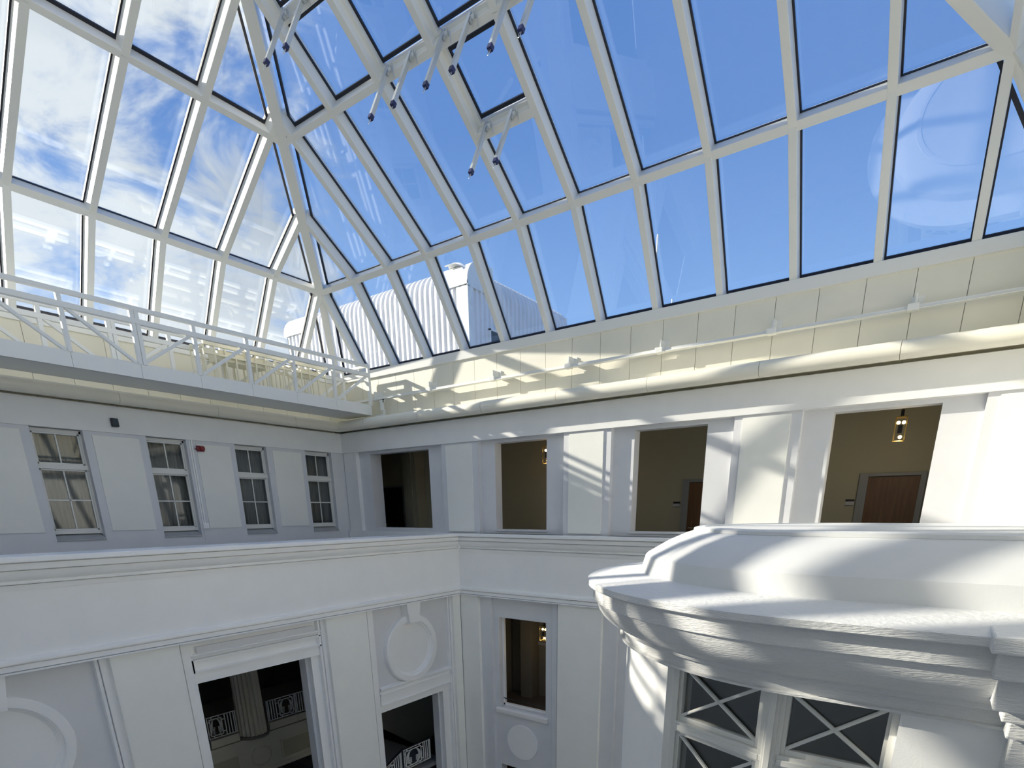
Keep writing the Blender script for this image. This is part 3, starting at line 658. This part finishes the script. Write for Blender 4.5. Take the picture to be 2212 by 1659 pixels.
pp = [(15.5, 15.5+1.1)]
def pier(sg):
    y = PCY-sg*RW0
    for nm, e, z0, z1 in (('pier', 0.16, -8.3, -1.16), ('pier_cap', 0.22, -1.16, -1.05), ('pier_cap', 0.30, -1.05, -0.97), ('pier_cap', 0.40, -0.97, -0.80), ('pier_cap', 0.46, -0.80, -0.66), ('pier_cap', 0.53, -0.66, -0.575)):
        x0 = 15.64-(e-0.16)*0.55
        B(x0, 16.6, y, y-sg*e, z0, z1).build(nm, 'brushed_white', PV, bevel=0.01)
pier(1); pier(-1)
IN = MB().box(13.0, 16.6, PCY-0.05, PCY+0.05, -8.3, -1.2)
IN.build('inner_partition', 'corridor_wall', PV)
MB().prism([(x, y, -1.22) for x, y in pav_path(1.8)], (0, 0, 0.04)).build('inner_ceiling', 'room_dark', PV)
# X-patterned windows in bands of two
RG = 1.86
def pwin(a, b, z0, z1, sg):
    p, q = Vector((a[0], a[1], 0)), Vector((b[0], b[1], 0)); t = (q-p).normalized(); nrm = Vector((t.y, -t.x, 0))
    if nrm.dot(p-Vector((PCX+0.4, PCY, 0))) < 0: nrm = -nrm
    w = empty('window', (p.x, p.y, z0)); w.parent = PV; w.location = Vector((p.x, p.y, z0))-Vector(PV['_o'])
    def P(u, z, d=0): v = p+t*u+nrm*d; return Vector((v.x, v.y, z))
    L = (q-p).length; k = 0.042
    f = MB()
    for (u0, za), (u1, zb) in (((k/2, z0), (k/2, z1)), ((L-k/2, z0), (L-k/2, z1)), ((k, z0+k/2), (L-k, z0+k/2)), ((k, z1-k/2), (L-k, z1-k/2))):
        f.bar(P(u0, za), P(u1, zb), k, 0.06, nrm, True)
    f.build('sash_frame', 'window_paint', w, bevel=0.004)
    for (u0, za), (u1, zb) in (((k, z0+k), (L-k, z1-k)), ((k, z1-k), (L-k, z0+k))):
        m = MB(); m.bar(P(u0, za, 0.012), P(u1, zb, 0.012), 0.026, 0.02, nrm, True); m.bar(P(u0, za, 0.022), P(u1, zb, 0.022), 0.013, 0.012, nrm, True); m.build('muntin', 'window_paint', w)
    MB().prism([P(k*0.8, z0+k*0.8, -0.01), P(L-k*0.8, z0+k*0.8, -0.01), P(L-k*0.8, z1-k*0.8, -0.01), P(k*0.8, z1-k*0.8, -0.01)], nrm*0.006).build('pane', 'pavilion_glass', w)
for sg in (1, -1):
    def pt(x, R=RG):
        return (x, PCY-sg*(math.sqrt(max(R*R-(PCX-x)**2, 0)) if x < PCX else R))
    a, b, c, d = pt(13.63), pt(14.35), pt(14.47), pt(15.12)
    for z0, z1 in ((-1.655, -1.16), (-2.32, -1.74), (-2.98, -2.40)):
        pwin(a, b, z0, z1, sg); pwin(c, d, z0, z1, sg)
        tr = MB()
        for p, q in ((a, b), (b, c), (c, d)):
            tr.bar((p[0], p[1]-sg*0.01, z0-0.045), (q[0], q[1]-sg*0.01, z0-0.045), 0.09, 0.10, Vector((0, -sg, 0)), True)
            tr.bar((p[0], p[1]-sg*0.05, z0-0.05), (q[0], q[1]-sg*0.05, z0-0.05), 0.045, 0.05, Vector((0, -sg, 0)), True)
        tr.build('window_transom', 'window_paint', PV, bevel=0.004)
    mo = MB()
    for wd, dp, o_ in ((0.15, 0.13, -0.07), (0.085, 0.03, 0.055), (0.045, 0.025, 0.08)):
        p = ((b[0]+c[0])/2, (b[1]+c[1])/2)
        mo.box(p[0]-wd/2, p[0]+wd/2, p[1]-sg*o_, p[1]-sg*(o_+dp), -3.1, -1.16)
    mo.build('window_post', 'window_paint', PV, bevel=0.004)
    MB().box(15.10, 15.16, PCY-sg*1.80, PCY-sg*1.93, -3.1, -1.16).build('window_post', 'window_paint', PV)
    MB().bar((a[0]-0.03, a[1]+sg*0.0, -3.1), (a[0]-0.03, a[1], -1.16), 0.06, 0.12, Vector((0, -sg, 0)), True).build('window_post', 'window_paint', PV)
    MB().box(13.55, 15.2, PCY-sg*1.55, PCY-sg*1.99, -8.3, -3.1).build('wall_apron', 'plaster_lightened', PV)

# ================================================================== SMALL FITTINGS ON THE WALLS
al = empty('fire_alarm', (-0.008, -4.21, 1.42), label='red fire alarm sounder on the panel between two windows', category='alarm')
MB().box(-0.008, 0.05, -4.30, -4.12, 1.43, 1.56).build('back_box', 'red', al, bevel=0.015)
MB().tube((0.05, -4.18, 1.50), (0.085, -4.18, 1.50), 0.055, 20).build('sounder_lens', 'red_lens', al, smooth=True)
MB().tube((0.085, -4.18, 1.50), (0.095, -4.18, 1.50), 0.022, 14).build('sounder_core', 'red', al)
MB().tube((0.0, -4.335, 1.485), (0.0, -4.30, 1.485), 0.012, 8).build('cable_gland', 'red', al)
sp = empty('wall_speaker', (0, -5.965, 1.79), label='small black speaker on the frieze above the left windows', category='speaker')
MB().box(0.0, 0.09, -6.03, -5.90, 1.80, 1.97).build('speaker_case', 'black', sp, bevel=0.012)
MB().box(0.09, 0.095, -6.015, -5.915, 1.815, 1.955).build('speaker_grille', 'window_dark', sp)
cn = empty('conduit', (0, -4.42, -0.7), label='white cable conduit running down beside the second window', category='conduit')
MB().box(-0.03, 0.012, -4.45, -4.425, -0.25, 1.68).build('conduit_run', 'plaster_lightened', cn)
MB().box(-0.03, 0.012, -4.40, -4.375, -0.25, 1.68).build('conduit_run', 'plaster_lightened', cn)
MB().box(-0.03, 0.04, -4.46, -4.32, -0.38, -0.25).build('junction_box', 'plaster_lightened', cn, bevel=0.006)
MB().box(-0.03, 0.0, -4.44, -4.42, -1.3, -0.38).build('conduit_tail', 'plaster_grey_lightened', cn)

def door(i, x0, x1, ztop, m, lab):
    d = empty('door_%d' % i, ((x0+x1)/2, 3.0, -1.5), label=lab, **ST)
    f = MB().box(x0-0.17, x0, 2.93, 3.02, -1.5, ztop+0.07).box(x1, x1+0.10, 2.93, 3.02, -1.5, ztop+0.07).box(x0, x1, 2.93, 3.02, ztop, ztop+0.07)
    f.build('door_frame', 'door_frame', d, bevel=0.006)
    lf = MB().box(x0, x1, 2.975, 3.01, -1.5, ztop).build('door_leaf', m, d)
    MB().tube((x0+0.07, 2.975, -0.45), (x0+0.07, 2.92, -0.45), 0.012, 8).tube((x0+0.07, 2.925, -0.45), (x0+0.19, 2.925, -0.45), 0.011, 8).build('handle', 'actuator', lf)
    MB().box(x0, x1, 2.965, 2.985, ztop-0.012, ztop+0.002).build('door_stop', 'black', d)
door(1, -1.70, -0.65, 0.82, 'wood_dark', 'black doorway inside the first dark opening')
door(2, 9.78, 10.72, 0.66, 'wood', 'brown wooden door seen through the third opening')
door(3, 13.73, 14.67, 0.65, 'wood', 'brown wooden door seen through the opening with the lantern')
for x, lab in ((9.38, 'small room sign beside the door in the third opening'), (13.35, 'small room sign beside the door under the lantern')):
    s_ = empty('door_sign', (x+0.09, 2.99, 0.06), label=lab, category='sign', group='room signs in the upper corridor')
    MB().box(x, x+0.175, 2.975, 3.0, 0.075, 0.148).build('sign_plate', 'plate_light', s_)
    MB().box(x, x+0.175, 2.975, 3.0, 0.152, 0.195).build('sign_header', 'black', s_)
    MB().box(x, x+0.175, 2.972, 3.0, 0.066, 0.075).build('sign_edge', 'black', s_)

def lantern(x, y, z1, h, w, ztop, lab):
    ln = empty('lantern', (x, y, z1-h), label=lab, category='lamp', group='brass pendant lanterns in the corridors')
    f = MB(); b = w/2
    for sx in (-1, 1):
        for sy in (-1, 1): f.bar((x+sx*b, y+sy*b, z1-h), (x+sx*b, y+sy*b, z1), 0.012, 0.012, Vector((1, 0, 0)), True)
    for z in (z1-h, z1):
        for sx in (-1, 1): f.bar((x+sx*b, y-b, z), (x+sx*b, y+b, z), 0.014, 0.014, Vector((0, 0, 1)), True).bar((x-b, y+sx*b, z), (x+b, y+sx*b, z), 0.014, 0.014, Vector((0, 0, 1)), True)
    f.build('lantern_frame', 'brass', ln)
    MB().box(x-b, x+b, y-b, y+b, z1, z1+0.012).build('lantern_top', 'brass', ln)
    MB().tube((x, y, z1+0.01), (x, y, z1+0.13), 0.028, 12).build('canopy_cup', 'black', ln)
    MB().tube((x, y, z1+0.12), (x, y, ztop), 0.008, 6).build('stem', 'brass', ln)
    MB().box(x-0.035, x+0.035, y-0.035, y+0.035, z1-h*0.68, z1-h*0.34).build('lamp_body', 'black', ln)
    g = []
    for i, (dx, dy, dz) in enumerate(((-0.04, 0.0, -0.22), (0.045, 0.0, -0.22), (0.02, 0.0, -0.84))):
        bl = MB(); c = Vector((x+dx, y+dy, z1+h*dz)); r_ = 0.034; vs_ = []; fs = []
        for a in range(7):
            for t in range(12): vs_.append((c.x+r_*math.sin(math.pi*a/6)*math.cos(2*math.pi*t/12), c.y+r_*math.sin(math.pi*a/6)*math.sin(2*math.pi*t/12), c.z+r_*0.9*math.cos(math.pi*a/6)))
        for a in range(6):
            for t in range(12): fs.append((a*12+t, a*12+(t+1) % 12, (a+1)*12+(t+1) % 12, (a+1)*12+t))
        bl.add(vs_, fs).build('bulb', 'lamp_bulb', ln, smooth='all')
    pl = bpy.data.lights.new('lantern_light', 'POINT'); pl.energy = 4.0; pl.color = (1.0, 0.75, 0.42); pl.shadow_soft_size = 0.06
    po = bpy.data.objects.new('lantern_light', pl); COL.objects.link(po); po.parent = ln; po.location = Vector((x, y, z1-h-0.06))-Vector(ln['_o'])
lantern(14.245, 1.5, 1.60, 0.40, 0.17, 2.1, 'lit brass lantern hanging in the last opening on the right')
lantern(6.42, 1.5, 1.59, 0.40, 0.17, 2.1, 'lit brass lantern half hidden by the jamb of the second opening')

lantern(6.53, 1.2, -3.10, 0.40, 0.17, -2.1, 'lit brass lantern inside the dark lower window')
# black restraint bar of the lower window
MB().tube((wx0+0.02, YI-0.12, wz0+0.20), (wx1-0.05, YI-0.12, wz0+0.20), 0.012, 8).build('safety_bar', 'black', label='thin black safety bar across the foot of the lower window', category='bar')

# ================================================================== DIM HALL BEHIND THE LEFT OPENINGS
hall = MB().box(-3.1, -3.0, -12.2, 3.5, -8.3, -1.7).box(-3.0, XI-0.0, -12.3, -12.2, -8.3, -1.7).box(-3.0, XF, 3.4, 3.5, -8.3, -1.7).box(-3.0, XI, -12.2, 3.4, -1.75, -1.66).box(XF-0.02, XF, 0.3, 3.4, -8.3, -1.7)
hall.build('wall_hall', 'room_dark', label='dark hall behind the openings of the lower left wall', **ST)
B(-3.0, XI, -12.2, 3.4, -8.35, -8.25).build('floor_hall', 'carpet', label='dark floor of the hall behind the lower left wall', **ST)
GXX = 0.87
GL = empty('wall_gallery', (GXX, -4.5, -6.9), label='gallery edge inside the hall with a round boss and sunk panels', **ST)
B(-2.9, GXX+0.10, -12.0, 0.5, -6.02, -5.77).build('gallery_edge', 'column_stone', GL)
B(GXX-0.3, GXX, -12.0, 0.5, -6.90, -6.02).build('gallery_face', 'column_stone', GL)
B(GXX, GXX+0.03, -12.0, 0.5, -6.13, -6.02).build('gallery_mould', 'column_stone', GL)
B(GXX, GXX+0.02, -12.0, 0.5, -6.92, -6.80).build('gallery_mould', 'column_stone', GL)
for y0, y1 in ((-6.5, -4.98), (-3.78, -2.2)):
    f = MB().box(GXX, GXX+0.035, y0, y1, -6.17, -6.13).box(GXX, GXX+0.02, y0, y1, -6.72, -6.68).box(GXX, GXX+0.02, y0, y0+0.04, -6.7, -6.13).box(GXX, GXX+0.02, y1-0.04, y1, -6.7, -6.13)
    f.build('panel_frame', 'column_stone', GL)
    B(GXX, GXX+0.008, y0+0.04, y1-0.04, -6.68, -6.17).build('sunk_panel', 'corridor_wall', GL)
rg = MB(); n = 40
for i in range(n):
    a, b = 2*math.pi*i/n, 2*math.pi*(i+1)/n
    rg.tube((GXX+0.01, -4.37+0.285*math.cos(a), -6.40+0.285*math.sin(a)), (GXX+0.01, -4.37+0.285*math.cos(b), -6.40+0.285*math.sin(b)), 0.026, 6)
rg.build('boss_ring', 'column_stone', GL)
# fluted column
cl = empty('fluted_column', (GXX-0.05, -4.48, -5.77), label='cream fluted column standing on the gallery edge inside the opening', category='column')
fl = MB(); n = 160; rows = [(-5.70, 0.355), (-4.0, 0.335), (-1.75, 0.31)]; vs_ = []; fs = []
for z, R in rows:
    for i in range(n):
        t = 2*math.pi*i/n; r_ = R-0.05*abs(math.sin(t*10)); vs_.append((GXX-0.05+r_*math.cos(t), -4.48+r_*math.sin(t), z))
for a in range(len(rows)-1):
    for i in range(n): fs.append((a*n+i, a*n+(i+1) % n, (a+1)*n+(i+1) % n, (a+1)*n+i))
fl.add(vs_, fs).build('shaft', 'column_stone', cl, smooth=True)
MB().tube((GXX-0.05, -4.48, -5.77), (GXX-0.05, -4.48, -5.70), 0.40, 40).build('base_ring', 'corridor_dark', cl)

def balustrade(name, P0, t, L, h, label, group, bars_first=True, slope=0.0, base=True, m='ornament', caprail=False):
    """an iron balustrade panel: frame, bars, and an ornate cartouche"""
    P0 = Vector(P0); t = Vector(t); nrm = Vector((t.y, -t.x, 0)); upv = Vector((0, 0, 1))
    root = empty(name, P0, label=label, category='balustrade', group=group)
    def P(u, v): return P0+t*u+upv*(v+slope*u)
    def seg(mb, a, b, w=0.022): mb.bar(P(*a), P(*b), w, 0.022, nrm, True)
    f = MB()
    seg(f, (0, 0.02), (L, 0.02)); seg(f, (0, h), (L, h)); seg(f, (0.011, 0), (0.011, h)); seg(f, (L-0.011, 0), (L-0.011, h)); f.build('frame', m, root)
    nb = 4; bw = 0.075*nb; c0 = bw if bars_first else 0.0; c1 = L if bars_first else L-bw
    for i in range(nb):
        u = (0.075*(i+1)-0.02) if bars_first else L-(0.075*(i+1)-0.02)
        b = MB(); seg(b, (u, 0.02), (u, h)); b.build('bar', m, root)
    g = 0.07; u0, u1, v0, v1 = c0+g, c1-g, g+0.01, h-g
    ct = MB()
    for a, b in (((u0, v0), (u1, v0)), ((u0, v1), (u1, v1)), ((u0, v0), (u0, v1)), ((u1, v0), (u1, v1))): seg(ct, a, b)
    for uu in (u0+0.06, u1-0.06): seg(ct, (uu, v1), (uu, h)); seg(ct, (uu, 0.02), (uu, v0))
    for vv in (v0+0.06, v1-0.06): seg(ct, (c0, vv), (u0, vv)); seg(ct, (u1, vv), (c1, vv))
    ct.build('cartouche_frame', m, root)
    um, vm = (u0+u1)/2, (v0+v1)/2; hw, hh = (u1-u0)/2, (v1-v0)/2
    for sg in (-1, 1):
        o = MB()
        for q in (0.62, 0.78, 0.94):
            pts = [(um+sg*hw*(0.22+q*0.70*math.sin(math.pi*k/12)), vm+hh*0.93*math.cos(math.pi*k/12)) for k in range(13)]
            for a, b in zip(pts[:-1], pts[1:]): seg(o, a, b, 0.016)
        for k in range(5):
            vv = vm-hh*(0.02+0.15*k); seg(o, (um+sg*hw*0.28, vv), (um+sg*hw*0.86, vv), 0.014)
        o.build('scroll', m, root)
    if base: MB().bar(P(0, -0.235), P(L, -0.235), 0.10, 0.21, upv).build('plinth', 'column_stone', root)
    if caprail: MB().bar(P(-0.03, h+0.02), P(L+0.06, h+0.02), 0.05, 0.03, upv).build('handrail', 'black', root)
    return root
balustrade('gallery_balustrade', (GXX, -5.64, -5.52), (0, 1, 0), 0.74, 0.59, 'white iron balustrade panel left of the fluted column', 'gallery balustrades', False)
balustrade('gallery_balustrade', (GXX, -4.04, -5.52), (0, 1, 0), 0.86, 0.59, 'white iron balustrade panel right of the fluted column', 'gallery balustrades', True)
balustrade('gallery_balustrade', (GXX, -3.17, -5.52), (0, 1, 0), 0.86, 0.59, 'white iron balustrade panel at the jamb beyond the fluted column', 'gallery balustrades', True)
SX = 3.75
balustrade('stair_balustrade', (SX, -1.83, -7.10), (0, 1, 0), 1.05, 0.62, 'white iron balustrade on the stair landing with black handrail', 'stair balustrades', False, base=False, caprail=True)
balustrade('stair_balustrade', (SX, -2.90, -7.555), (0, 1, 0), 0.98, 0.62, 'white iron balustrade sloping down with the stair flight', 'stair balustrades', False, slope=0.45, base=False, caprail=True)
LDG = B(1.2, SX+0.12, -1.85, -0.4, -7.32, -7.2).build('stair_landing', 'stair', label='grey stair landing below the white balustrade', category='landing')
stf = empty('staircase', (2.4, -3.0, -8.3), label='dark stair flight inside the second lower opening', category='stairs')
for k in range(12):
    B(1.5, SX-0.05, -1.86-0.29*(k+1), -1.86-0.29*k, -7.32-0.165*(k+1)-0.1, -7.32-0.165*k-0.06).build('step', 'stair', stf)
for k in range(12):
    B(-1.2, 1.1, -5.2+0.29*k, -5.2+0.29*(k+1), -9.3+0.165*k, -9.1+0.165*k).build('step', 'stair', stf)
MB().prism([(1.35, -2.4, -5.35), (1.35, 2.4, -6.1), (1.35, 2.4, -7.75), (1.35, 0.72, -7.72)], (0.08, 0, 0)).build('stringer', 'corridor_dark', stf)

# ================================================================== OUTSIDE: PLANT ROOM AND MASTS
PR = empty('plant_room', (-7.6, 12, 2.35), label='white ribbed metal plant room on the roof beyond the glass', category='plant room')
px0, px1, py0, py1, pzt, pr = -13.66, -1.6, 8.0, 15.5, 9.32, 0.80
def ribbed(name, L, P, pitch=0.30, dep=0.075, m='cladding', skip0=0.0, skip1=0.0):
    """P(u, path point, outward offset): sheet following wall then quarter round eave"""
    pts = [(0.0, 2.35), (0.0, pzt-pr)]+[(pr*(1-math.cos(math.radians(a))), pzt-pr+pr*math.sin(math.radians(a))) for a in range(10, 91, 10)]+[(pr+0.4, pzt)]
    nr = [(1, 0), (1, 0)]+[(math.cos(math.radians(a)), math.sin(math.radians(a))) for a in range(10, 91, 10)]+[(0, 1)]
    us = []; u = 0.0
    while u < L-1e-6:
        for du, o in ((0, 0), (0.12, 0), (0.15, 1), (0.27, 1)):
            if u+du*pitch/0.30 <= L: us.append((u+du*pitch/0.30, o*dep))
        u += pitch
    us.append((L, 0))
    vs_ = []; fs = []; k = len(pts)
    for uu, o in us:
        for (dn, z), (nx, nzz) in zip(pts, nr): vs_.append(P(uu, -dn+nx*o, z+nzz*o))
    for i in range(len(us)-1):
        for j in range(k-1): fs.append((i*k+j, (i+1)*k+j, (i+1)*k+j+1, i*k+j+1))
    return MB().add(vs_, fs).build(name, m, PR, smooth=True)
ribbed('ribbed_cladding', px1-px0, lambda u, d, z: (px0+u, py0-d, z))
ribbed('ribbed_cladding', py1-py0, lambda u, d, z: (px1+d, py0+u, z))
B(px0+pr, px1-pr, py0+pr, py1, pzt-0.05, pzt+0.02).build('flat_top', 'flashing', PR)
B(px0, px1, py1-0.1, py1, 2.35, pzt-0.3).build('rear_wall', 'cladding', PR); B(px0, px0+0.1, py0, py1, 2.35, pzt-0.5).build('end_wall', 'cladding', PR)
def flash(x0, x1, y0, y1):
    pts = [(0, pzt-pr-0.12)]+[(pr*(1-math.cos(math.radians(a))), pzt-pr+pr*math.sin(math.radians(a))) for a in range(0, 91, 10)]
    return pts
fp = flash(0, 0, 0, 0)
e_ = 0.11
m = MB(); k = len(fp)
m.add([(px1-1.45, py0+d-e_, z+e_*0.6) for d, z in fp]+[(px1+e_-min(d, 0.0)-0*d, py0+d-e_, z+e_*0.6) for d, z in fp], [(j, k+j, k+j+1, j+1) for j in range(k-1)])
m.build('corner_flashing', 'flashing', PR, smooth=True)
gp = [(py0-e_, pzt-pr-0.12)]+[(py0+d-e_, z+e_*0.6) for d, z in fp[1:]]+[(py0+1.5, pzt+e_*0.6), (py0+1.5, pzt-pr-0.12)]
MB().prism([(px1+e_, y, z) for y, z in gp], (-0.03, 0, 0)).build('corner_flashing', 'flashing', PR)
m = MB(); m.add([(px0-e_, py0+d-e_, z+e_*0.6) for d, z in fp]+[(px0+1.6, py0+d-e_, z+e_*0.6) for d, z in fp], [(j, k+j, k+j+1, j+1) for j in range(k-1)])
m.build('corner_flashing', 'flashing', PR, smooth=True)
MB().box(px1-0.5, px1+e_, py0-e_, py0+0.02, 2.35, pzt-pr-0.1).box(px1-0.02, px1+e_-0.012, py0-e_+0.01, py0+0.16, 2.35, pzt-pr-0.1).build('corner_trim', 'flashing', PR)
wn = B(px1+0.0, px1+0.12, 9.24, 9.85, 6.55, 7.14).build('vent_window', 'window_dark', PR)
MB().box(px1, px1+0.16, 9.16, 9.24, 6.5, 7.2).box(px1, px1+0.16, 9.85, 9.93, 6.5, 7.2).box(px1, px1+0.16, 9.16, 9.93, 7.14, 7.22).build('window_frame', 'flashing', wn)
def mast(p, q, r_, lab):
    a = empty('antenna_mast', p, label=lab, category='antenna', group='antenna masts on the roof')
    MB().tube(p, q, r_, 10).build('mast_pole', 'mast', a)
    MB().box(p[0]-0.12, p[0]+0.12, p[1]-0.12, p[1]+0.12, p[2], p[2]+0.05).build('base_plate', 'mast', a)
mast((6.22, 8.0, 2.35), (6.32, 8.0, 8.29), 0.028, 'tall thin white antenna mast beyond the right glass slope')
mast((6.93, 8.0, 2.35), (6.93, 8.0, 6.42), 0.022, 'short thin white antenna mast right of the taller one')

for o in bpy.data.objects:
    if '_o' in o: del o['_o']
